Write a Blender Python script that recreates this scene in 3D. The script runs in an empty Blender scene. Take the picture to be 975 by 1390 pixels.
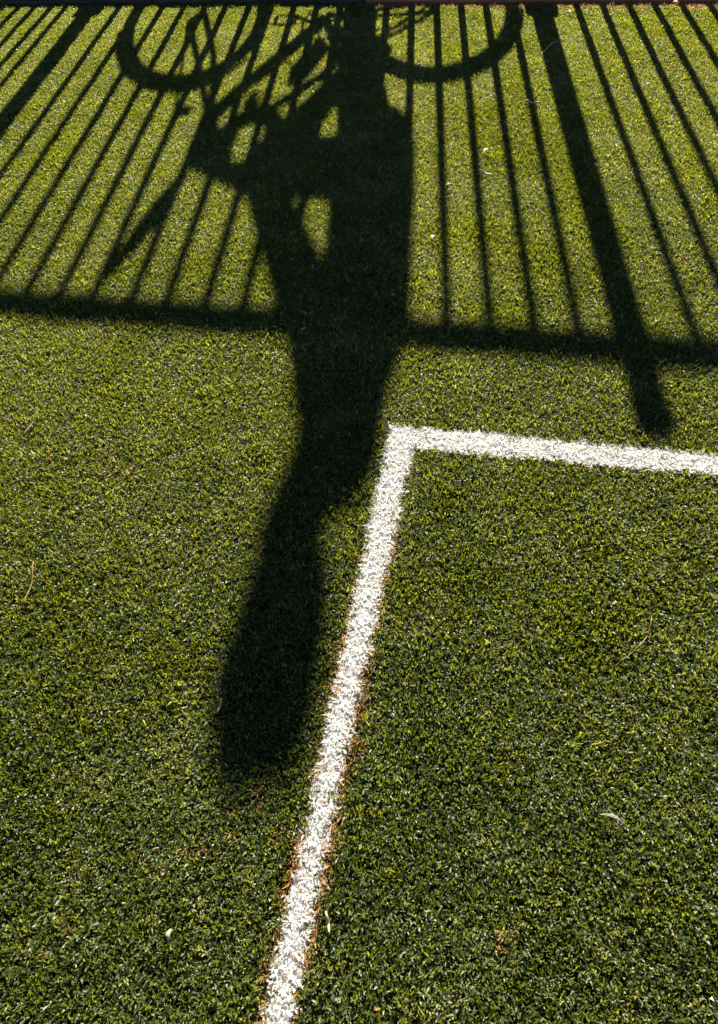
import bpy, bmesh, math, random
import numpy as np
from mathutils import Vector, Matrix
C = bpy.context.scene.collection
R = math.radians
rnd = random.Random(7)
rng = np.random.default_rng(7)

# ------------------------------------------------------------ camera
CAM_H = 1.08
PITCH, ROLL = 0.878566, -0.101873
cam = bpy.data.cameras.new('camera'); camo = bpy.data.objects.new('camera', cam); C.objects.link(camo)
cam.sensor_fit = 'HORIZONTAL'; cam.sensor_width = 36.0
cam.lens = 36.0 * 1000.34 / 975.0
cam.shift_y = -45.0 / 975.0
cam.clip_start = 0.02; cam.clip_end = 500
fw = Vector((0, math.cos(PITCH), -math.sin(PITCH))); upv = Vector((0, math.sin(PITCH), math.cos(PITCH))); rt = Vector((1, 0, 0))
cr = math.cos(ROLL); sr = math.sin(ROLL)
rc = rt * cr + upv * sr; uc = rt * (-sr) + upv * cr
camo.matrix_world = Matrix(((rc.x, uc.x, -fw.x, 0), (rc.y, uc.y, -fw.y, 0), (rc.z, uc.z, -fw.z, CAM_H), (0, 0, 0, 1)))
bpy.context.scene.camera = camo

# ------------------------------------------------------------ sky and sun
SUN_AZ = R(82.391)                       # measured anticlockwise from +X, where the sun stands
SUN_EL = math.atan(0.5)
w = bpy.data.worlds.new('World'); bpy.context.scene.world = w; w.use_nodes = True
nt = w.node_tree; bg = nt.nodes['Background']
sky = nt.nodes.new('ShaderNodeTexSky'); sky.sky_type = 'NISHITA'; sky.sun_disc = False
sky.air_density = 0.33; sky.dust_density = 0.15; sky.sun_elevation = SUN_EL; sky.sun_rotation = math.pi / 2 - SUN_AZ
nt.links.new(sky.outputs[0], bg.inputs[0]); bg.inputs[1].default_value = 0.05
sl = bpy.data.lights.new('sun', 'SUN'); sl.energy = 5.0; sl.angle = R(0.7); sl.color = (1.0, 0.93, 0.80)
so = bpy.data.objects.new('sun', sl); C.objects.link(so)
sdir = Vector((math.cos(SUN_AZ) * math.cos(SUN_EL), math.sin(SUN_AZ) * math.cos(SUN_EL), math.sin(SUN_EL)))
so.rotation_euler = sdir.to_track_quat('Z', 'Y').to_euler(); so.location = (0, 8, 6)
vs = bpy.context.scene.view_settings
vs.view_transform = 'Standard'; vs.look = 'None'; vs.gamma = 1.0; vs.use_curve_mapping = False; vs.exposure = 1.76

# ------------------------------------------------------------ frames
FD = Vector((0.96346629, -0.26782964, 0)); FN = Vector((0.26782964, 0.96346629, 0)); K0 = 3.26592
def L(s, n, z): return FD * s + FN * (K0 + n) + Vector((0, 0, z))       # along fence, behind turf edge, up
def Q(s, z, d=0.60): return L(s - 0.139 * (d - 0.35), d, z + 0.505 * (d - 0.35))
FROT = math.atan2(FD.y, FD.x)

# ------------------------------------------------------------ materials
def mat(name, col, rough=0.6, metal=0.0, spec=0.5, bump=0, bscale=60, var=0.0, vscale=8):
    m = bpy.data.materials.new(name); m.use_nodes = True; t = m.node_tree; p = t.nodes['Principled BSDF']
    p.inputs['Base Color'].default_value = (*col, 1); p.inputs['Roughness'].default_value = rough
    p.inputs['Metallic'].default_value = metal; p.inputs['Specular IOR Level'].default_value = spec
    tc = t.nodes.new('ShaderNodeTexCoord')
    if var:
        n = t.nodes.new('ShaderNodeTexNoise'); n.inputs['Scale'].default_value = vscale; n.inputs['Detail'].default_value = 6
        t.links.new(tc.outputs['Object'], n.inputs[0])
        r = t.nodes.new('ShaderNodeValToRGB'); e = r.color_ramp.elements
        e[0].position = .3; e[0].color = (*[c * (1 - var) for c in col], 1); e[1].position = .7; e[1].color = (*[min(1, c * (1 + var)) for c in col], 1)
        t.links.new(n.outputs[0], r.inputs[0]); t.links.new(r.outputs[0], p.inputs['Base Color'])
    if bump:
        n = t.nodes.new('ShaderNodeTexNoise'); n.inputs['Scale'].default_value = bscale; n.inputs['Detail'].default_value = 4
        t.links.new(tc.outputs['Object'], n.inputs[0])
        b = t.nodes.new('ShaderNodeBump'); b.inputs['Strength'].default_value = bump; b.inputs['Distance'].default_value = 0.005
        t.links.new(n.outputs[0], b.inputs['Height']); t.links.new(b.outputs[0], p.inputs['Normal'])
    return m
M_steel = mat('painted_steel', (0.03, 0.045, 0.035), 0.45, 0.2, var=.2, vscale=20, bump=.1)
M_black = mat('black_rubber', (0.02, 0.02, 0.02), 0.75, bump=.3, bscale=200)
M_frame = mat('bicycle_paint', (0.02, 0.06, 0.09), 0.3, var=.1)
M_chrome = mat('bare_metal', (0.6, 0.6, 0.6), 0.3, 1.0, var=.1)
M_jacket = mat('jacket_cloth', (0.03, 0.04, 0.07), 0.85, bump=.4, bscale=300, var=.25, vscale=12)
M_trouser = mat('trouser_cloth', (0.025, 0.025, 0.03), 0.9, bump=.4, bscale=400, var=.25, vscale=12)
M_skin = mat('skin', (0.5, 0.3, 0.22), 0.5, var=.08, vscale=30)
M_hair = mat('hair', (0.03, 0.02, 0.012), 0.6, bump=.8, bscale=180, var=.3, vscale=60)
M_shoe = mat('shoe_leather', (0.05, 0.045, 0.04), 0.5, bump=.2)
M_eye = mat('eye_white', (0.75, 0.75, 0.72), 0.2)
M_plastic = mat('pale_plastic', (0.35, 0.36, 0.36), 0.4)
M_path = mat('path_asphalt', (0.06, 0.058, 0.055), 0.9, bump=1.0, bscale=120, var=.35, vscale=90)

def turf_material(name, kind):
    m = bpy.data.materials.new(name); m.use_nodes = True; t = m.node_tree; N = t.nodes; K = t.links
    p = N['Principled BSDF']; out = N['Material Output']
    def attr(nm, ty):
        a = N.new('ShaderNodeAttribute'); a.attribute_type = ty; a.attribute_name = nm; return a.outputs['Fac']
    tint = attr('tint', 'INSTANCER'); shade = attr('shade', 'GEOMETRY')
    add = N.new('ShaderNodeMath'); add.operation = 'ADD'; K.new(tint, add.inputs[0]); K.new(shade, add.inputs[1])
    r = N.new('ShaderNodeValToRGB'); e = r.color_ramp
    if kind == 'green': stops = [(0.0, (.009, .022, .004)), (.3, (.020, .044, .007)), (.5, (.046, .078, .012)), (.7, (.092, .128, .030)), (.9, (.17, .20, .085)), (1.0, (.34, .34, .2))]
    elif kind == 'white': stops = [(0.0, (.78, .775, .76)), (.4, (.86, .86, .84)), (.9, (.89, .89, .87)), (1.0, (.7, .62, .45))]
    else: stops = [(0.0, (.14, .05, .012)), (.35, (.40, .22, .06)), (1.0, (.60, .44, .22))]
    while len(e.elements) < len(stops): e.elements.new(.5)
    for el, (ps, c) in zip(e.elements, stops): el.position = ps; el.color = (*c, 1)
    K.new(add.outputs[0], r.inputs[0]); K.new(r.outputs[0], p.inputs['Base Color'])
    p.inputs['Roughness'].default_value = .47 if kind == 'green' else .6
    p.inputs['Specular IOR Level'].default_value = .6 if kind == 'green' else .3
    tr = N.new('ShaderNodeBsdfTranslucent'); 
    tw = N.new('ShaderNodeMix'); tw.data_type = 'RGBA'; tw.blend_type = 'MULTIPLY'; tw.inputs[0].default_value = 1.0
    K.new(r.outputs[0], tw.inputs[6]); tw.inputs[7].default_value = (2.5, 2.35, .30, 1) if kind == 'green' else (1, 1, 1, 1); 
    te = N.new('ShaderNodeMix'); te.data_type = 'RGBA'; te.inputs[0].default_value = .55 if kind == 'green' else 0.0
    K.new(tw.outputs[2], te.inputs[6]); te.inputs[7].default_value = (.310, .315, .010, 1); K.new(te.outputs[2], tr.inputs[0])
    mx = N.new('ShaderNodeMixShader'); mx.inputs[0].default_value = .45 if kind == 'green' else .6
    K.new(p.outputs[0], mx.inputs[1]); K.new(tr.outputs[0], mx.inputs[2]); K.new(mx.outputs[0], out.inputs[0])
    return m
M_green = turf_material('green_turf_yarn', 'green'); M_white = turf_material('white_turf_yarn', 'white'); M_ochre = turf_material('ochre_seam_fibre', 'ochre')

# infill between the blades
def infill_material():
    m = bpy.data.materials.new('turf_infill'); m.use_nodes = True; t = m.node_tree; N = t.nodes; K = t.links; p = N['Principled BSDF']
    g = N.new('ShaderNodeTexCoord'); n = N.new('ShaderNodeTexNoise'); n.inputs['Scale'].default_value = 260; n.inputs['Detail'].default_value = 3
    K.new(g.outputs['Object'], n.inputs[0]); r = N.new('ShaderNodeValToRGB'); e = r.color_ramp
    e.elements[0].position = .35; e.elements[0].color = (.004, .006, .003, 1); e.elements[1].position = .7; e.elements[1].color = (.014, .017, .007, 1)
    K.new(n.outputs[0], r.inputs[0]); K.new(r.outputs[0], p.inputs['Base Color']); p.inputs['Roughness'].default_value = .9
    b = N.new('ShaderNodeBump'); b.inputs['Distance'].default_value = .004; K.new(n.outputs[0], b.inputs['Height']); K.new(b.outputs[0], p.inputs['Normal'])
    return m
M_infill = infill_material()
def kerb_material(nm, c0, c1):
    m = bpy.data.materials.new(nm); m.use_nodes = True; t = m.node_tree; N = t.nodes; K = t.links; p = N['Principled BSDF']
    g = N.new('ShaderNodeTexCoord'); mp = N.new('ShaderNodeMapping'); mp.inputs['Scale'].default_value = (1.2, 8, 30)
    K.new(g.outputs['Object'], mp.inputs[0]); n = N.new('ShaderNodeTexNoise'); n.inputs['Scale'].default_value = 6; n.inputs['Detail'].default_value = 8
    K.new(mp.outputs[0], n.inputs[0]); r = N.new('ShaderNodeValToRGB'); e = r.color_ramp
    e.elements[0].position = .3; e.elements[0].color = (*c0, 1); e.elements[1].position = .75; e.elements[1].color = (*c1, 1)
    K.new(n.outputs[0], r.inputs[0]); K.new(r.outputs[0], p.inputs['Base Color']); p.inputs['Roughness'].default_value = .85
    b = N.new('ShaderNodeBump'); b.inputs['Distance'].default_value = .004; K.new(n.outputs[0], b.inputs['Height']); K.new(b.outputs[0], p.inputs['Normal'])
    return m
M_kerb = kerb_material('weathered_board', (.20, .08, .035), (.55, .22, .09)); M_kerb2 = kerb_material('mossy_board', (.02, .018, .010), (.09, .08, .04))

# ------------------------------------------------------------ mesh helpers
def link(name, me, m, parent=None):
    o = bpy.data.objects.new(name, me); C.objects.link(o)
    if m: me.materials.append(m)
    if parent: o.parent = parent
    return o
def tag(o, label=None, cat=None, group=None, kind=None):
    for k, v in (('label', label), ('category', cat), ('group', group), ('kind', kind)):
        if v: o[k] = v
    return o
def thing(name, loc, label, cat, group=None, rz=0):
    o = bpy.data.objects.new(name, None); C.objects.link(o); o.location = loc; o.rotation_euler = (0, 0, rz); o.empty_display_size = .1
    tag(o, label, cat, group); bpy.context.view_layer.update(); return o
def part(name, bm, m, parent, smooth=True):
    me = bpy.data.meshes.new(name); 
    if smooth:
        for f in bm.faces: f.smooth = True
    bm.to_mesh(me); bm.free()
    if parent is not None and parent.type == 'EMPTY': me.transform(parent.matrix_world.inverted())   # parts are built in world space
    elif parent is not None: me.transform(parent.matrix_world.inverted())
    o = link(name, me, m, parent); bpy.context.view_layer.update(); return o
def tube(bm, pts, rad, seg=10, closed=False, cap=True):
    pts = [Vector(p) for p in pts]; n = len(pts); rings = []
    rads = rad if hasattr(rad, '__len__') else [rad] * n
    up0 = None
    for i, p in enumerate(pts):
        if closed: d = pts[(i + 1) % n] - pts[i - 1]
        else: d = pts[min(i + 1, n - 1)] - pts[max(i - 1, 0)]
        d.normalize()
        if up0 is None: up0 = Vector((0, 0, 1)) if abs(d.z) < .8 else FN.copy()
        a = d.cross(up0).normalized(); b = a.cross(d).normalized(); up0 = b
        rings.append([bm.verts.new(p + (a * math.cos(2 * math.pi * k / seg) + b * math.sin(2 * math.pi * k / seg)) * rads[i]) for k in range(seg)])
    for i in range(n if closed else n - 1):
        r0, r1 = rings[i], rings[(i + 1) % n]
        for k in range(seg): bm.faces.new((r0[k], r0[(k + 1) % seg], r1[(k + 1) % seg], r1[k]))
    if cap and not closed: bm.faces.new(rings[0][::-1]); bm.faces.new(rings[-1])
def box(bm, s0, s1, n0, n1, z0, z1, bev=0.0):
    v = [bm.verts.new(L(s, n, z)) for z in (z0, z1) for n in (n0, n1) for s in (s0, s1)]
    fs = [bm.faces.new([v[i] for i in q]) for q in ((0, 2, 3, 1), (4, 5, 7, 6), (0, 1, 5, 4), (2, 6, 7, 3), (0, 4, 6, 2), (1, 3, 7, 5))]
    if bev: bmesh.ops.bevel(bm, geom=list({e for f in fs for e in f.edges}), offset=bev, segments=2, affect='EDGES')
def ball(bm, c, r, sc=(1, 1, 1), seg=16, rot=None):
    M = Matrix.Translation(c) @ (rot or Matrix()) @ Matrix.Diagonal((*[r * k for k in sc], 1))
    bmesh.ops.create_uvsphere(bm, u_segments=seg, v_segments=seg // 2 + 2, radius=1, matrix=M)
def B(): return bmesh.new()

# ------------------------------------------------------------ ground
def sheet(name, s0, s1, n0, n1, z, m, label, cat, cuts=1):
    bm = B(); vs_ = [bm.verts.new(L(s, n, z)) for s, n in ((s0, n0), (s1, n0), (s1, n1), (s0, n1))]; bm.faces.new(vs_)
    o = part(name, bm, m, None, False); tag(o, label, cat, kind='structure'); return o
sheet('ground', -150, 150, -150, 150, -0.012, M_infill, 'dark infill bed of the artificial pitch under the green blades', 'ground')
sheet('path', -60, 60, 0.11, 4.2, 0.004, M_path, 'asphalt path running behind the railing', 'path')

# timber kerb boards along the turf edge
kerb = thing('kerb_edging', L(0, .055, 0), 'low dark brown timber edging along the far end of the turf', 'kerb', rz=FROT)
for a, b, h in ((-3.4, -1.62, .030), (-1.612, -.70, .033), (-.692, .78, .019), (.788, 2.4, .017)):
    bm = B(); box(bm, a, b, .048, .086, -.01, h, .003)
    part('board', bm, M_kerb2 if b < -.5 or a < -1 else M_kerb, kerb, False)

# ------------------------------------------------------------ fence
NF = 0.115
fence = thing('railing', L(0, NF, 0), 'dark metal railing with upright bars and posts just behind the timber edging', 'railing', rz=FROT)
bar_s = [-3.2, -3.0, -2.9, -2.8, -2.7, -2.62, -2.54, -2.465, -2.39, -2.315, -2.24, -2.162, -2.083, -2.013, -1.762, -1.664, -1.564, -1.468, -1.375, -1.285, -1.183, -1.087, -0.99, -0.893, -0.795, -0.699, -0.606, -0.506, -0.407, -0.311, -0.214, -0.117, 0.129, 0.226, 0.322, 0.416, 0.513, .61, .71, .81, .91, 1.01, 1.11, 1.21]
HT = 1.088
for s in bar_s:
    s -= .139 * (NF - .08)
    bm = B(); j = rnd.uniform(-.002, .002)
    tube(bm, [L(s, NF, .045), L(s + j, NF, HT - .05)], .0136, 10)
    part('bar', bm, M_steel, fence)
for a, b, dz in ((-3.4, -1.93, 0), (-1.86, -.047, 0), (.023, 2.2, 0)):
    bm = B(); box(bm, a, b, NF - .018, NF + .018, HT - .05 + dz, HT - .005 + dz, .004); part('top_rail', bm, M_steel, fence, False)
    bm = B(); box(bm, a, b, NF - .016, NF + .016, .034, .050, .003); part('bottom_rail', bm, M_steel, fence, False)
for s in (-1.895, -.012):
    bm = B(); box(bm, s - .035, s + .035, NF - .033, NF + .033, .004, 1.168, .005); p = part('post', bm, M_steel, fence, False)
    bm = B(); box(bm, s - .038, s + .038, NF - .036, NF + .036, 1.166, 1.178, .004); part('post_cap', bm, M_steel, p, False)
    bm = B(); box(bm, s - .058, s + .058, NF - .02, NF + .05, .004, .11, .004); part('post_bracket', bm, M_steel, p, False)

# ------------------------------------------------------------ bicycle
bike = thing('bicycle', L(-1.0, .62, 0.004), 'city bicycle standing on the path behind the railing, its wheels shadowed on the turf', 'bicycle', rz=FROT)
RW = .33
HF = Q(-1.425, .24, .54); HR = Q(-.455, .19, .645); HF.z = HR.z = RW + .004
bdir = (HR - HF).normalized(); bn = Vector((-bdir.y, bdir.x, 0))
PHI = R(21)
wdir = bdir * math.cos(PHI) - bn * math.sin(PHI); bnF = bn * math.cos(PHI) + bdir * math.sin(PHI)
def wheel(c, bdir, bn):
    bm = B(); tube(bm, [c + bdir * math.cos(a) * (RW - .02) + Vector((0, 0, math.sin(a) * (RW - .02))) for a in np.linspace(0, 2 * math.pi, 48, endpoint=False)], .020, 10, closed=True)
    wh = part('wheel', bm, M_black, bike)
    bm = B(); tube(bm, [c + bdir * math.cos(a) * (RW - .045) + Vector((0, 0, math.sin(a) * (RW - .045))) for a in np.linspace(0, 2 * math.pi, 48, endpoint=False)], .011, 8, closed=True); part('rim', bm, M_chrome, wh)
    bm = B(); tube(bm, [c - bn * .045, c + bn * .045], .018, 12); part('hub', bm, M_chrome, wh)
    for k in range(28):
        a = 2 * math.pi * k / 28; side = 1 if k % 2 else -1
        bm = B(); a2 = a + .5 * (1 if k % 4 < 2 else -1)
        tube(bm, [c + bn * .03 * side + (bdir * math.cos(a2) + Vector((0, 0, math.sin(a2)))) * .018, c + (bdir * math.cos(a) + Vector((0, 0, math.sin(a)))) * (RW - .05)], .0009, 4); part('spoke', bm, M_chrome, wh)
wheel(HF, wdir, bnF); wheel(HR, bdir, bn)
def bp(s, z, off=0):                     # a point of the bicycle's own plane from its silhouette
    d = .615; p = Q(s, z, d)
    q = HF + bdir * (p - HF).dot(bdir); q.z = p.z; return q + bn * off
BBp = bp(-.885, .235); headT = bp(-1.175, .70); headB = bp(-1.205, .63)
seatT = bp(-.70, .66); seatJ = bp(-.80, .43)
bm = B(); tube(bm, [headB + (headT - headB) * .2, BBp], .030, 12); part('down_tube', bm, M_frame, bike)
bm = B(); tube(bm, [headT + (headT - headB) * .3, bp(-.985, .61), bp(-.84, .49), seatJ], .018, 12); part('top_tube', bm, M_frame, bike)
bm = B(); tube(bm, [headB, headT], .024, 12); part('head_tube', bm, M_frame, bike)
bm = B(); tube(bm, [BBp, seatT], .017, 12); part('seat_tube', bm, M_frame, bike)
for o_ in (-.055, .055):
    bm = B(); tube(bm, [seatJ + Vector((0, 0, .02)), HR + bn * o_], .009, 8); part('seat_stay', bm, M_frame, bike)
    bm = B(); tube(bm, [BBp + bn * o_ * .4, HR + bn * o_], .010, 8); part('chain_stay', bm, M_frame, bike)
    bm = B(); tube(bm, [headB + bn * o_ * .6, (headB + HF) / 2 + bnF * o_ * .9 + wdir * .015, HF + bnF * o_], .013, 8); part('fork_blade', bm, M_frame, bike)
    if o_ > 0: continue
    bm = B(); tube(bm, [HF + bnF * o_ * 1.2, bp(-1.31, .60) + bnF * o_ * .9], .006, 6); part('rack_stay', bm, M_black, bike)
bm = B(); ball(bm, bp(-1.295, .62), .024, (1, 1, .8)); part('headlamp', bm, M_plastic, bike)
# mudguards
for c, a0, a1, bdir_, bn_ in ((HF, 20, 150, wdir, bnF), (HR, 10, 175, bdir, bn)):
    bm = B(); ang = np.radians(np.linspace(a0, a1, 26)); prev = None
    for a in ang:
        e = -bdir_ * math.cos(a)
        v = [bm.verts.new(c + (e + Vector((0, 0, 0))) * (RW + .012 - h) + Vector((0, 0, math.sin(a) * (RW + .012 - h))) + bn_ * x) for x, h in ((-.028, .010), (-.014, .001), (.014, .001), (.028, .010))]
        if prev:
            for k in range(3): bm.faces.new((prev[k], prev[k + 1], v[k + 1], v[k]))
        prev = v
    me_ = part('mudguard', bm, M_frame, bike); mod = me_.modifiers.new('thick', 'SOLIDIFY'); mod.thickness = .0015
bm = B(); tube(bm, [headT, bp(-1.15, .70)], .014, 10); part('stem', bm, M_chrome, bike)
hb = bp(-1.15, .70)
grips = [hb + bnF * .18 + wdir * .06, hb - bnF * .18 + wdir * .06]
bm = B(); tube(bm, [grips[0], hb + bnF * .15 + wdir * .01, hb + bnF * .07, hb, hb - bnF * .07, hb - bnF * .15 + wdir * .01, grips[1]], .012, 10); part('handlebar', bm, M_chrome, bike)
for g_, sg in zip(grips, (1, -1)):
    bm = B(); tube(bm, [g_ - wdir * .06, g_ + wdir * .05], .018, 10); part('grip', bm, M_black, bike)
    bm = B(); tube(bm, [hb + bnF * .14 * sg, hb + bnF * .17 * sg + wdir * .02 - Vector((0, 0, .03)), hb + bnF * .20 * sg + wdir * .07 - Vector((0, 0, .035))], .005, 6); part('brake_lever', bm, M_chrome, bike)
bm = B(); tube(bm, [seatT, seatT + (seatT - BBp).normalized() * .10], .013, 10); part('seat_post', bm, M_chrome, bike)
st = seatT + (seatT - BBp).normalized() * .11
bm = B(); tube(bm, [st - bdir * .12, st - bdir * .05, st + bdir * .05, st + bdir * .12], [.018, .03, .065, .05], 14)
for v in bm.verts: v.co.z = st.z + (v.co.z - st.z) * .45
part('saddle', bm, M_black, bike)
bm = B(); c_ = bp(-1.155, .745)
for a_, b_ in ((-.045, -.03), (.045, -.03), (-.05, .035), (.05, .035)): ball(bm, c_ + wdir * a_ + Vector((0, 0, b_)), .034, (1, 1.3, 1), 12)
ball(bm, c_, .062, (1, .8, 1), 14)
BAR_LUMP = bm  # added lump that fills out the solid shadow around the handlebar
mo = -.20                                # added pointed lobe on a stalk, shaped for its shadow; real caster unknown
ms = Q(-1.20, .83, .615 + mo); mt = [Q(-1.215, .855, .615 + mo), Q(-1.228, .90, .615 + mo), Q(-1.245, .95, .615 + mo), Q(-1.265, 1.0, .615 + mo), Q(-1.288, 1.055, .615 + mo), Q(-1.305, 1.12, .615 + mo)]
bm = B(); tube(bm, [grips[1] - wdir * .05, ms, mt[0]], .007, 8); part('added_lobe_stalk', bm, M_black, bike)
bm = B(); tube(bm, mt, [.018, .024, .029, .031, .022, .007], 12)
for v in bm.verts: v.co += FN * (-.55 * (v.co - mt[2]).dot(FN))
part('added_lobe', bm, M_black, bike)
# crank set and pedals
bm = B(); tube(bm, [BBp + bn * .0 + (bdir * math.cos(a) + Vector((0, 0, math.sin(a)))) * .085 - bn * .045 for a in np.linspace(0, 2 * math.pi, 32, endpoint=False)], .006, 6, closed=True); part('chainring', bm, M_chrome, bike)
PED = {}
for sg, ang in ((1, R(160)), (-1, R(340))):
    e = -bdir * math.cos(ang) + Vector((0, 0, math.sin(ang)))
    a = BBp + bn * .06 * sg; b = a + e * .165
    bm = B(); tube(bm, [a, b], .010, 8); part('crank', bm, M_chrome, bike)
    bm = B(); c0 = b + bn * .055 * sg
    for x in (-.04, .04): tube(bm, [c0 - bdir * x - bn * .045, c0 - bdir * x + bn * .045], .008, 6)
    for x in (-.045, .045): tube(bm, [c0 - bdir * .04 + bn * x, c0 + bdir * .04 + bn * x], .006, 6)
    part('pedal', bm, M_black, bike); PED[sg] = c0
# chain runs
bm = B()
tube(bm, [BBp - bn * .045 + Vector((0, 0, .085)), HR - bn * .045 + Vector((0, 0, .04))], .004, 6); tube(bm, [BBp - bn * .045 - Vector((0, 0, .085)), HR - bn * .045 - Vector((0, 0, .04))], .004, 6); part('chain', bm, M_chrome, bike)
# water bottle and its cage above the down tube
bt0, bt1 = bp(-.872, .365), bp(-.962, .53)
bm = B(); ax = (bt1 - bt0); tube(bm, [bt0, bt0 + ax * .06, bt0 + ax * .75, bt0 + ax * .86, bt0 + ax * .9, bt1], [.034, .040, .040, .028, .018, .018], 16); part('water_bottle', bm, M_plastic, bike)
bm = B(); tube(bm, [bt0 + ax * .1 - Vector((0, 0, .036)), BBp + (headB - BBp) * .12], .005, 6); part('cage_arm', bm, M_chrome, bike); bm = B(); tube(bm, [bt0 + ax * .6 - bdir * .03, BBp + (headB - BBp) * .45], .005, 6); part('cage_arm', bm, M_chrome, bike)

# ------------------------------------------------------------ rider
PD = .615
def P(s, z, off=0):                     # silhouette point, off = metres towards the sun from the body's middle plane
    p = Q(s, z, PD); return Q(s + .0, z, PD) + bn * 0 + FN * off + Vector((0, 0, 0)) + FD * 0
def PS(s, z, off=0): return Q(s, z, PD + off)      # keeps the shadow place while moving in depth
rider = thing('person', L(-.72, .60, .004), 'person in jacket and trousers astride the bicycle behind the railing, seen as a shadow', 'person', rz=FROT)
def cone(bm, a, b, ra, rb, seg=14, fl=1.0):
    a = Vector(a); b = Vector(b); n = 6
    tube(bm, [a.lerp(b, i / n) for i in range(n + 1)], [ra + (rb - ra) * i / n for i in range(n + 1)], seg)
    ball(bm, a, ra, seg=seg); ball(bm, b, rb, seg=seg)
def loft(bm, rings, seg=22):            # rings: centre, half length along FD, half width along FN
    prev = None; first = None
    for c, a, b in rings:
        v = [bm.verts.new(c + FD * a * math.cos(2 * math.pi * k / seg) + FN * b * math.sin(2 * math.pi * k / seg)) for k in range(seg)]
        if prev:
            for k in range(seg): bm.faces.new((prev[k], prev[(k + 1) % seg], v[(k + 1) % seg], v[k]))
        else: first = v
        prev = v
    bm.faces.new(first[::-1]); bm.faces.new(prev)
def fuse(name, bm, m, parent, vox, smooth=6):
    me = bpy.data.meshes.new('tmp'); bmesh.ops.recalc_face_normals(bm, faces=bm.faces); bm.to_mesh(me); bm.free()
    o = bpy.data.objects.new('tmp', me); C.objects.link(o)
    r = o.modifiers.new('r', 'REMESH'); r.mode = 'VOXEL'; r.voxel_size = vox; r.use_smooth_shade = True
    s = o.modifiers.new('s', 'SMOOTH'); s.iterations = smooth; s.factor = .5
    dg = bpy.context.evaluated_depsgraph_get(); ev = o.evaluated_get(dg)
    res = bpy.data.meshes.new_from_object(ev); bpy.data.objects.remove(o); bpy.data.meshes.remove(me)
    res.name = name; res.transform(parent.matrix_world.inverted())
    for p_ in res.polygons: p_.use_smooth = True
    res.materials.clear(); return link(name, res, m, parent)

fuse('added_bar_lump', BAR_LUMP, M_black, bike, .008, 4)
hipL = PS(-.66, .80, -.09); hipR = PS(-.655, .82, .09)
kneeR = PS(-.975, .815, .12); ankR = PED[1] + bdir * .03 + Vector((0, 0, .09)); ankR = PS(-.712, .43, .09)
kneeL = PS(-.735, .42, -.10); ankL = Q(-.765, .0, PD - .11); ankL.z = .10
shL = PS(-.70, 1.27, -.17); shR = PS(-.665, 1.27, .17)
elL = PS(-.965, .868, -.16); elR = PS(-.97, .86, .15)
wrL = grips[1] + wdir * .055 + Vector((0, 0, .025)) + bnF * .02; wrR = grips[0] + wdir * .055 + Vector((0, 0, .03))
body = B()
# torso
loft(body, [(PS(-.655, .76), .10, .15), (PS(-.65, .83), .12, .175), (PS(-.65, .92), .095, .16), (PS(-.65, 1.02), .09, .15), (PS(-.65, 1.12), .095, .165), (PS(-.675, 1.20), .115, .18), (PS(-.67, 1.27), .09, .17), (PS(-.675, 1.33), .065, .10)])
cone(body, PS(-.68, 1.33), PS(-.748, 1.475), .060, .056)
for s_, e_, w_ in ((shL, elL, wrL), (shR, elR, wrR)):
    cone(body, s_, e_, .052, .040); cone(body, e_, w_, .040, .027)
for h_, k_, a_ in ((hipL, kneeL, ankL), (hipR, kneeR, ankR)):
    cone(body, h_, k_, .085, .056); cone(body, k_, k_.lerp(a_, .35), .054, .056); cone(body, k_.lerp(a_, .35), a_, .056, .036)
# head in profile, looking left along the fence and slightly down
HC = PS(-.745, 1.572)
RH = Matrix.Rotation(0, 4, 'Z')
HFW = (-FN * .93 - FD * .37).normalized(); HSD = Vector((-HFW.y, HFW.x, 0))
RF = Matrix(((HFW.x, HSD.x, 0, 0), (HFW.y, HSD.y, 0, 0), (0, 0, 1, 0), (0, 0, 0, 1)))   # local x = forward, y = sideways
def hp(x, y, z): return HC + (RF.to_3x3() @ Vector((x, y, z)))
ball(body, hp(.004, 0, .02), .09, (1.02, .83, 1.02), 20, RF)
ball(body, hp(.022, 0, -.035), .060, (.9, .95, 1.15), 16, RF)
ball(body, hp(.050, 0, -.082), .026, (1, 1.1, .8), 12, RF)           # chin
cone(body, hp(.080, 0, .004), hp(.098, 0, -.026), .008, .013)       # nose
ball(body, hp(.082, 0, -.055), .014, (.8, 1.6, .8), 12, RF)          # lips
for y in (-1, 1):
    ball(body, hp(-.012, .074 * y, -.012), .024, (.7, .3, 1.15), 12, RF)   # ears
    ball(body, hp(.062, .036 * y, .022), .016, (.8, 1.3, .6), 12, RF)      # brows
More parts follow.
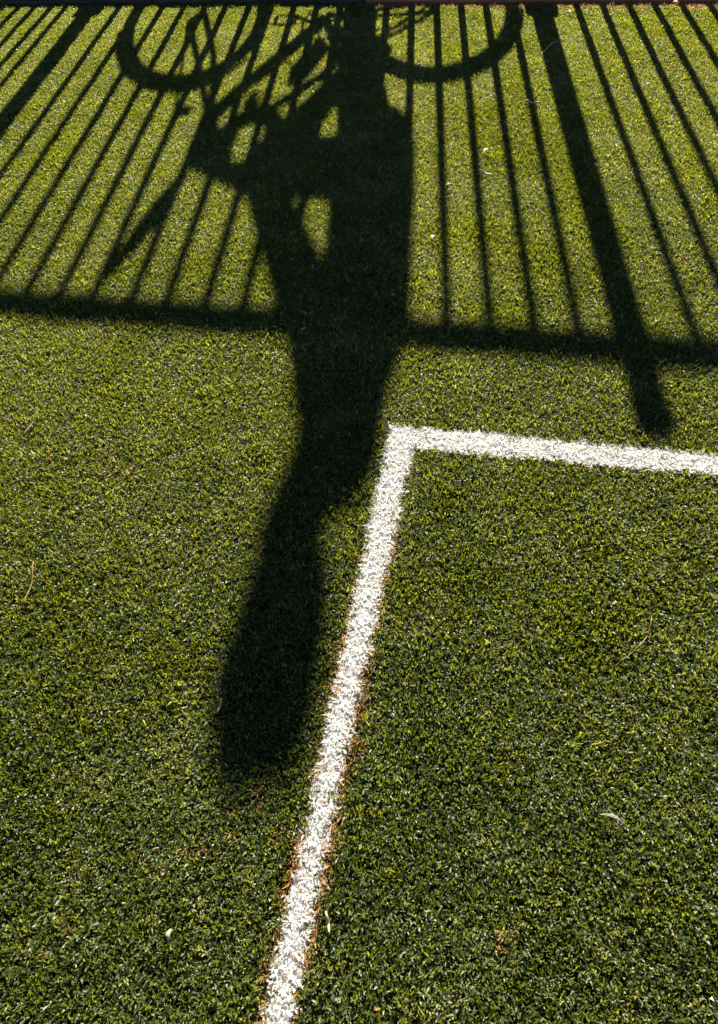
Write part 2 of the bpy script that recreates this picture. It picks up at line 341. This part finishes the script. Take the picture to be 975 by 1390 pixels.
# hands: left one raised with open fingers, right one closed on the grip
def hand(bm, wr, dirv, side, curl, spread=.16, thumb=1):
    d = dirv.normalized(); s_ = side.normalized(); nrm = d.cross(s_).normalized()
    cone(bm, wr, wr + d * .03, .026, .030)
    for k in range(-2, 3): cone(bm, wr + d * .02 + s_ * k * .011, wr + d * .085 + s_ * k * .0165, .015, .012)
    for k, ln in zip((-1.5, -.5, .5, 1.5), (.062, .078, .084, .074)):
        p0 = wr + d * .088 + s_ * k * .021; dd = (d + s_ * k * spread * .5).normalized(); a = 0
        for j, fr in enumerate((.42, .32, .26)):
            a += curl * (1.0 if j else .7); q = p0 + (dd * math.cos(a) + nrm * math.sin(a)) * ln * fr * 1.15
            cone(bm, p0, q, .0095 - j * .001, .0088 - j * .001, 8); p0 = q
    p0 = wr + d * .03 + s_ * .030 * thumb; q = p0 + (d * .6 + s_ * .8 * thumb + nrm * .3 * min(1, curl)).normalized() * .045
    cone(bm, p0, q, .014, .011, 8); cone(bm, q, q + (d * .9 + s_ * .35 * thumb + nrm * .5 * min(1, curl)).normalized() * .035, .011, .009, 8)
hand(body, wrL, -wdir * .07 - Vector((0, 0, .012)), -bnF, -.75, .05, -1)
hand(body, wrR, -wdir * .07 - Vector((0, 0, .012)), -bnF, -.75, .05, 1)
fuse('body', body, M_skin, rider, .0065, 5)
for y in (-1, 1):
    bm = B(); ball(bm, hp(.072, .034 * y, .004), .0125, seg=12); part('eye', bm, M_eye, rider)
# hair
bm = B(); ball(bm, hp(-.014, 0, .026), .092, (1.02, .84, .98), 20, RF); ball(bm, hp(-.05, 0, -.02), .064, (.8, 1.1, 1.15), 16, RF); ball(bm, hp(-.045, 0, -.06), .05, (.7, 1.15, 1.0), 14, RF)
ball(bm, hp(-.005, -.020, .048), .080, (1.0, .95, .85), 16, RF); ball(bm, hp(-.01, .018, .060), .070, (1.0, .9, .80), 16, RF); ball(bm, hp(.045, -.01, .085), .035, (1.0, 1.3, .7), 14, RF)
hair = fuse('hair', bm, M_hair, rider, .008, 3)
# jacket
bm = B()
loft(bm, [(PS(-.66, .70), .115, .19), (PS(-.65, .78), .128, .20), (PS(-.64, .90), .118, .185), (PS(-.64, 1.02), .112, .18), (PS(-.642, 1.10), .115, .19), (PS(-.665, 1.18), .135, .205), (PS(-.672, 1.25), .112, .195), (PS(-.67, 1.31), .090, .13), (PS(-.672, 1.36), .088, .10), (PS(-.675, 1.40), .080, .065), (PS(-.69, 1.43), .062, .05)])
for s_, e_, w_ in ((shL, elL, wrL), (shR, elR, wrR)):
    cone(bm, s_, e_, .066, .052); cone(bm, e_, e_.lerp(w_, .9), .050, .032)
fuse('jacket', bm, M_jacket, rider, .011, 5)
# trousers
bm = B()
loft(bm, [(PS(-.655, .72), .105, .175), (PS(-.65, .80), .125, .19), (PS(-.655, .90), .112, .172)])
for h_, k_, a_ in ((hipL, kneeL, ankL), (hipR, kneeR, ankR)):
    cone(bm, h_, k_, .098, .074); cone(bm, k_, a_, .072 if k_ is kneeL else .060, .058 if k_ is kneeL else .048)
fuse('trousers', bm, M_trouser, rider, .012, 5)
for a_, dv in ((ankL, -FD + Vector((0, 0, -.05))), (ankR, (PS(-.80, .36, .09) - PS(-.70, .40, .09)))):
    dv = dv.normalized(); dn = Vector((0, 0, -1)) - dv * Vector((0, 0, -1)).dot(dv); dn.normalize()
    bm = B(); cone(bm, a_ - dv * .03 + dn * .02, a_ - dv * .04 + dn * .055, .040, .036); cone(bm, a_ + dn * .04, a_ + dv * .15 + dn * .062, .040, .030); cone(bm, a_ + dn * .062 - dv * .06, a_ + dv * .18 + dn * .068, .026, .026)
    sh = fuse('shoe', bm, M_shoe, rider, .009, 4)

# ------------------------------------------------------------ turf
def ground_pt(px, py):
    u = (px - 487.5) / 1000.34; v = (650 - py) / 1000.34
    u, v = cr * u - sr * v, sr * u + cr * v
    d = Vector((u, math.cos(PITCH) + v * math.sin(PITCH), -math.sin(PITCH) + v * math.cos(PITCH)))
    return d.x / -d.z * CAM_H, d.y / -d.z * CAM_H

def blade_tuft(name, n, seed, hmin, hmax, wd, lean, m, spread=.005):
    r = np.random.default_rng(seed); V = []; F = []; S = []
    for i in range(n):
        base = r.normal(0, spread, 2); az = r.uniform(0, 2 * math.pi); h = r.uniform(hmin, hmax); le = r.uniform(*lean); wdt = wd * r.uniform(.75, 1.25)
        tw = az + math.pi / 2 + r.normal(0, .5); sv = np.array([math.cos(tw), math.sin(tw), r.normal(0, .15)]) * wdt / 2
        d = np.array([math.cos(az), math.sin(az)]); p = np.array([base[0], base[1], -.004]); k0 = len(V); sh = r.beta(1.3, 1.6) * .62
        segs = 3; a = le * .35
        for j in range(segs + 1):
            wf = (1, 1, .9, .45)[j]
            V.append(tuple(p - sv * wf)); V.append(tuple(p + sv * wf))
            a2 = a + le * .55 * j; st_ = h / segs
            p = p + np.array([d[0] * math.sin(a2), d[1] * math.sin(a2), math.cos(a2)]) * st_
            p[2] = max(p[2], .002)
        for j in range(segs): F.append((k0 + 2 * j, k0 + 2 * j + 1, k0 + 2 * j + 3, k0 + 2 * j + 2)); S.append(sh)
    me = bpy.data.meshes.new(name); me.from_pydata(V, [], F)
    at = me.attributes.new('shade', 'FLOAT', 'FACE'); at.data.foreach_set('value', S)
    me.polygons.foreach_set('use_smooth', [True] * len(F))
    me.materials.append(m); return bpy.data.objects.new(name, me)

def scatter(name, pts, rot, scl, tint, variants):
    me = bpy.data.meshes.new(name); n = len(pts); me.vertices.add(n)
    co = np.zeros((n, 3), np.float32); co[:, :2] = pts; me.vertices.foreach_set('co', co.ravel())
    for nm, ty, arr in (('rot', 'FLOAT_VECTOR', rot), ('scl', 'FLOAT_VECTOR', scl), ('tint', 'FLOAT', tint)):
        a = me.attributes.new(nm, ty, 'POINT'); a.data.foreach_set('vector' if ty == 'FLOAT_VECTOR' else 'value', arr.astype(np.float32).ravel())
    a = me.attributes.new('pick', 'INT', 'POINT'); a.data.foreach_set('value', rng.integers(0, len(variants), n).astype(np.int32))
    o = link(name, me, variants[0].data.materials[0])
    ng = bpy.data.node_groups.new(name + '_nodes', 'GeometryNodeTree')
    ng.interface.new_socket('Geometry', in_out='INPUT', socket_type='NodeSocketGeometry'); ng.interface.new_socket('Geometry', in_out='OUTPUT', socket_type='NodeSocketGeometry')
    N = ng.nodes; K = ng.links; gi = N.new('NodeGroupInput'); go = N.new('NodeGroupOutput')
    iop = N.new('GeometryNodeInstanceOnPoints'); ji = N.new('GeometryNodeJoinGeometry')
    for v in reversed(variants):
        oi = N.new('GeometryNodeObjectInfo'); oi.inputs['Object'].default_value = v; oi.inputs['As Instance'].default_value = False
        g2 = N.new('GeometryNodeGeometryToInstance'); K.new(oi.outputs['Geometry'], g2.inputs[0]); K.new(g2.outputs[0], ji.inputs[0])
    K.new(gi.outputs[0], iop.inputs['Points']); K.new(ji.outputs[0], iop.inputs['Instance'])
    iop.inputs['Pick Instance'].default_value = True
    def na(nm, ty):
        a = N.new('GeometryNodeInputNamedAttribute'); a.data_type = ty; a.inputs['Name'].default_value = nm; return a.outputs['Attribute']
    K.new(na('pick', 'INT'), iop.inputs['Instance Index']); K.new(na('rot', 'FLOAT_VECTOR'), iop.inputs['Rotation']); K.new(na('scl', 'FLOAT_VECTOR'), iop.inputs['Scale'])
    K.new(iop.outputs[0], go.inputs[0])
    md = o.modifiers.new('blades', 'NODES'); md.node_group = ng
    return o

def vnoise(P_, scale, seed, octv=3):
    out = np.zeros(len(P_)); amp = 1; tot = 0
    for o_ in range(octv):
        r = np.random.default_rng(seed + o_); G = r.random((64, 64)); q = P_ * scale * 2 ** o_ + 17.3 * o_; i = np.floor(q).astype(int); f = q - i; f = f * f * (3 - 2 * f)
        g = lambda a, b: G[(i[:, 0] + a) % 64, (i[:, 1] + b) % 64]
        out += amp * ((g(0, 0) * (1 - f[:, 0]) + g(1, 0) * f[:, 0]) * (1 - f[:, 1]) + (g(0, 1) * (1 - f[:, 0]) + g(1, 1) * f[:, 0]) * f[:, 1]); tot += amp; amp *= .5
    return out / tot

# white line geometry (centre lines on the ground)
def gp(px, py): return np.array(ground_pt(px, py))
LV = [gp(530, 582), gp(373, 1295)]; RV = [gp(560.5, 609), gp(418.6, 1295)]; UH = [gp(558.5, 581.4), gp(975, 620.4)]; DH = [gp(558.5, 610.6), gp(975, 648)]
def side(p, a, b):
    d = (b - a) / np.linalg.norm(b - a); return (p[:, 0] - a[0]) * d[1] - (p[:, 1] - a[1]) * d[0]
def line_dist(p):
    """signed distance inside (+) the white corner shape"""
    l = -side(p, *LV); r_ = side(p, *RV); u_ = side(p, *UH); d_ = -side(p, *DH)
    s1 = np.sign(-side(np.array([gp(487, 800)]), *LV))[0]
    l = s1 * l; r_ = np.sign(side(np.array([gp(487, 800)]), *RV))[0] * r_
    u_ = np.sign(side(np.array([gp(800, 620)]), *UH))[0] * u_; d_ = np.sign(-side(np.array([gp(800, 620)]), *DH))[0] * d_
    return np.maximum(np.minimum(np.minimum(l, r_), u_), np.minimum(np.minimum(u_, d_), l)), l, r_, u_, d_

SP = .0066
xs = np.arange(-2.1, 2.1, SP); ys = np.arange(-.35, 4.2, SP)
X, Y = np.meshgrid(xs, ys); pts = np.stack([X.ravel(), Y.ravel()], 1); pts += rng.uniform(-.5, .5, pts.shape) * SP * .95
n_ = pts @ np.array([FN.x, FN.y])
hw = .42 + .42 * np.clip(pts[:, 1], 0, 9) + .25
keep = (n_ < K0 + .036 + .008 * (vnoise(pts, 9, 5) - .5)) & (np.abs(pts[:, 0]) < hw)
pts = pts[keep]
ld, l_, r__, u__, d__ = line_dist(pts)
edge = (vnoise(pts, 60, 31, 2) - .5) * .006
inl = ld + edge > .003 + .004 * np.clip((.85 - pts[:, 1]) / .5, 0, 1) * 1.25
# ochre glue seam beside the lower part of the upright line and in spots elsewhere
sn = vnoise(pts, 14, 41, 3); vy = pts[:, 1]
gs = lambda c, w_: np.exp(-((vy - c) / w_) ** 2)
wR = np.where(vy < .95, .0035, .001) * np.clip((sn - .33) * 6, 0, 1) + .008 * gs(.245, .05) + .004 * gs(.42, .10) + .0015 * (vy < .17)
wL = np.where(vy < .66, .0022, .0005) * np.clip((sn - .38) * 6, 0, 1) + .007 * gs(.235, .035) + .002 * (vy < .18) + .003 * gs(.60, .05)
fr = (vnoise(pts, 90, 71, 2) - .5) * .006
seam = (~inl) & (u__ > 0) & (((r__ < .005) & (r__ > -(wR + fr + .001)) & (wR > .001)) | ((l_ < .005) & (l_ > -(wL + fr + .001)) & (wL > .001)))
seam |= (~inl) & (ld > -.004) & (vnoise(pts, 45, 131, 2) > .68)
seam |= (~inl) & (vnoise(pts, 7, 171, 3) > .76) & (vnoise(pts, 70, 181, 2) > .62) & (rng.random(len(pts)) < .25)
nn = pts @ np.array([FN.x, FN.y]); ss = pts @ np.array([FD.x, FD.y])
seam |= (nn > K0 - .030 + .05 * (1 - vnoise(pts, 12, 191, 3)) * (ss < -.35)) & (nn > K0 - .004 - .05 * np.clip(vnoise(pts, 7, 201, 3) - .42, 0, 1)) & (ss > -.75)
green = ~inl & ~seam & (rng.random(len(pts)) < .97)
def attrs(p, lo, hi, seed):
    n = len(p); az = rng.uniform(0, 2 * math.pi, n); rot = np.stack([rng.normal(0, .16, n), rng.normal(0, .16, n), az], 1)
    s = rng.uniform(lo, hi, n); return rot, np.stack([s * rng.uniform(.9, 1.15, n), s, s * rng.uniform(.8, 1.2, n)], 1)
gv = [blade_tuft('grass_tuft', 10, 100 + i, .006, .0125, .0020, (.15, 1.5), M_green, .0032) for i in range(16)]
wv = [blade_tuft('white_tuft', 12, 200 + i, .009, .015, .0023, (.7, 1.7), M_white, .0030) for i in range(12)]
ov = [blade_tuft('ochre_tuft', 9, 300 + i, .007, .014, .0018, (.5, 1.5), M_ochre, .0045) for i in range(8)]
pg = pts[green]
big = vnoise(pg, 3.2, 51, 3); mid = vnoise(pg, 16, 61, 3)
tint = .02 + .62 * (big * .45 + mid * .55) + rng.normal(0, .11, len(pg)) - .03 + .10 * np.clip(pg[:, 1] / 3.4, 0, 1)  # last term lightens blades towards the fence, backlit glow put into their colour
tint += (rng.random(len(pg)) < .015) * .35
rot, scl = attrs(pg, .85, 1.2, 1); scl *= (.8 + .45 * vnoise(pg, 11, 141, 3))[:, None]; nx = (vnoise(pg, 6, 111, 4) - .5) * 2.2; ny = (vnoise(pg, 6, 121, 4) - .5) * 2.2; rot[:, 0] += nx; rot[:, 1] += ny
turf = scatter('artificial_turf', pg, rot, scl, np.clip(tint, 0, 1), gv)
tag(turf, 'green artificial grass blades covering the whole pitch', 'artificial grass', kind='stuff')
pw = pts[inl]; pw = np.concatenate([pw, pw + rng.uniform(-.0033, .0033, pw.shape)]); rot, scl = attrs(pw, .95, 1.2, 2)
wl = scatter('white_line', pw, rot, scl, np.clip(rng.normal(.25, .18, len(pw)) + (rng.random(len(pw)) < .01) * .5, 0, .8), wv)
tag(wl, 'white artificial grass line turning a corner on the green pitch', 'pitch line', kind='stuff')
po = pts[seam]; rot, scl = attrs(po, .8, 1.3, 3)
ol = scatter('frayed_fibres', po, rot, scl, np.clip(vnoise(po, 40, 91, 2) * .9 + rng.normal(0, .15, len(po)) - .2, 0, 1), ov)
tag(ol, 'ochre and brown frayed fibres along the white line and in spots between the green blades', 'fibres', kind='stuff')

# ------------------------------------------------------------ litter lying on the turf
M_straw = mat('dry_straw', (.42, .33, .17), .6, var=.3, vscale=90); M_brown = mat('brown_needle', (.22, .12, .04), .6, var=.3, vscale=90)
M_dark = mat('dark_needle', (.03, .022, .015), .7); M_pale = mat('pale_dry_leaf', (.45, .40, .30), .6, var=.2, vscale=150); M_rust = mat('rusty_leaf', (.35, .12, .04), .7, var=.3, vscale=150)
def needle(name, pix, r, m, label, cat='needle', z=.014):
    g = [gp(*p) for p in pix]; base = g[len(g) // 2]
    P3 = []
    for i in range(len(g) - 1):
        for t_ in np.linspace(0, 1, 5)[(0 if i == 0 else 1):]: P3.append(Vector((*(g[i] * (1 - t_) + g[i + 1] * t_), 0)))
    for _ in range(3): P3 = [P3[0]] + [(P3[i - 1] + P3[i] * 2 + P3[i + 1]) / 4 for i in range(1, len(P3) - 1)] + [P3[-1]]
    n = len(P3)
    for i, p in enumerate(P3): p.z = z + .003 * math.sin(i * 1.1)
    bm = B(); tube(bm, P3, [r * (.5 + .7 * math.sin(math.pi * (i + .6) / (n + .2))) for i in range(n)], 6)
    for v in bm.verts: v.co -= Vector((base[0], base[1], z))
    o = part(name, bm, m, None); o.location = (base[0], base[1], z); return tag(o, label, cat)
def leaf(name, px, py, ln, wd, ang, m, label, cat='leaf', z=.015):
    c = gp(px, py); bm = B(); prev = None
    for i in range(9):
        t_ = i / 8; x = (t_ - .5) * ln; hwid = wd * .5 * math.sin(math.pi * min(max(t_, .04), .96)) ** .7; y0 = .12 * ln * math.sin(math.pi * t_)
        v = [bm.verts.new((x, y0 + hwid * k, .0025 * abs(k) + .003 * math.sin(3 * t_) + rnd.uniform(-.0004, .0004))) for k in (-1, 0, 1)]
        if prev:
            for k in range(2): bm.faces.new((prev[k], prev[k + 1], v[k + 1], v[k]))
        prev = v
    o = part(name, bm, m, None); o.location = (c[0], c[1], z); o.rotation_euler = (rnd.uniform(-.2, .2), rnd.uniform(-.15, .15), ang)
    md = o.modifiers.new('thick', 'SOLIDIFY'); md.thickness = .0006; return tag(o, label, cat)
needle('dry_stalk', [(733, 82), (740, 72), (750, 64), (760, 56)], .0014, M_straw, 'curved straw stalk crossing the left edge of the right post shadow near the top', 'stalk')
needle('pine_needle', [(57, 562), (48, 578), (35, 600)], .0014, M_brown, 'straight brown needle below the left end of the rail shadow')
needle('pine_needle', [(98, 618), (96, 626), (90, 633)], .0010, M_straw, 'short pale needle right below the brown one on the left')
needle('pine_needle', [(50, 768), (48, 795), (36, 830)], .0011, M_brown, 'thin curved brown needle near the left edge halfway down')
needle('dry_stalk', [(882, 843), (878, 868), (862, 887), (837, 905)], .0007, M_brown, 'long thin brownish stalk curving on the turf inside the white corner', 'stalk')
leaf('dry_leaf', 828, 1117, .031, .0038, R(-28), M_pale, 'narrow pale curled leaf on the turf at lower right')
needle('pine_needle', [(304, 953), (301, 963), (298, 974)], .0012, M_straw, 'short pale needle at the left edge of the head shadow')
leaf('pale_chip', 236, 1272, .013, .006, R(85), M_pale, 'small whitish chip on the turf near the bottom left', 'chip')
needle('pine_needle', [(528, 680), (532, 686), (536, 692)], .0009, M_dark, 'tiny dark needle lying on the white line below its corner', z=.017)
leaf('rusty_leaf', 535, 714, .016, .005, R(50), M_rust, 'small rust coloured leaf at the right edge of the white line', z=.017)
leaf('pale_leaf', 774, 22, .020, .012, R(60), M_pale, 'small pale pinkish leaf right of the right post shadow by the edging')
leaf('pale_leaf', 916, 10, .024, .010, R(-20), M_pale, 'tiny bright leaf at the turf edge near the top right corner')
needle('dry_stalk', [(712, 143), (722, 144), (735, 146)], .0020, M_straw, 'short straw stalk left of the right post shadow', 'stalk')
needle('dry_stalk', [(648, 237), (660, 240), (668, 246)], .0018, M_pale, 'pale bent straw bit between two bar shadows', 'stalk')
leaf('pale_leaf', 660, 212, .020, .010, R(30), M_pale, 'small whitish leaf lying between bar shadows above the pale straw')
leaf('rusty_leaf', 609, 259, .018, .009, R(10), M_rust, 'small reddish brown leaf by the bar shadow right of the rider shadow')
leaf('pale_leaf', 588, 330, .018, .009, R(70), M_pale, 'small pale leaf close to the right side of the torso shadow')
needle('dry_stalk', [(428, 118), (432, 121), (437, 122)], .0018, M_straw, 'pale straw bit within the shadow of the bicycle frame', 'stalk')
needle('grass_stem', [(444, 1240), (447, 1255), (449, 1272)], .0016, M_straw, 'upright pale stem beside the lower end of the white line', 'stem')

# loose crumbs, chips and fibres lying between the blades
def debris(name, n, m, label, cat, smin, smax, seed, wx):
    r_ = np.random.default_rng(seed); V = []; F = []
    while len(V) < n * 4:
        p = np.array([r_.uniform(-1.6, 1.6), r_.uniform(.0, 3.3)])
        if p @ np.array([FN.x, FN.y]) > K0 - .005 or abs(p[0]) > .55 + .42 * p[1]: continue
        if vnoise(p[None], 3.0, seed + 3, 3)[0] < wx + r_.uniform(-.12, .12): continue
        a = r_.uniform(0, 6.283); ln = r_.uniform(smin, smax); wd_ = ln * r_.uniform(.25, .7); z = .009 + r_.uniform(0, .004); k = len(V)
        d = np.array([math.cos(a), math.sin(a)]); q = np.array([-d[1], d[0]])
        for u_, v_, zz in ((-.5, -.35, 0), (.5, -.5, r_.uniform(0, .3)), (.4, .5, .1), (-.1, .2, r_.uniform(.3, .7))):
            c_ = p + d * ln * u_ + q * wd_ * v_; V.append((c_[0], c_[1], z + zz * wd_))
        F += [(k, k + 1, k + 2), (k, k + 2, k + 3), (k, k + 1, k + 3), (k + 1, k + 2, k + 3)]
    me = bpy.data.meshes.new(name); me.from_pydata(V, [], F); o = link(name, me, m); return tag(o, label, cat, kind='stuff')
debris('dry_crumbs', 150, M_pale, 'tiny pale dry crumbs and chips scattered over the turf', 'crumbs', .002, .006, 5, .5)
debris('brown_crumbs', 400, M_brown, 'tiny brown fibres and grit scattered over the turf', 'grit', .002, .006, 15, .5)
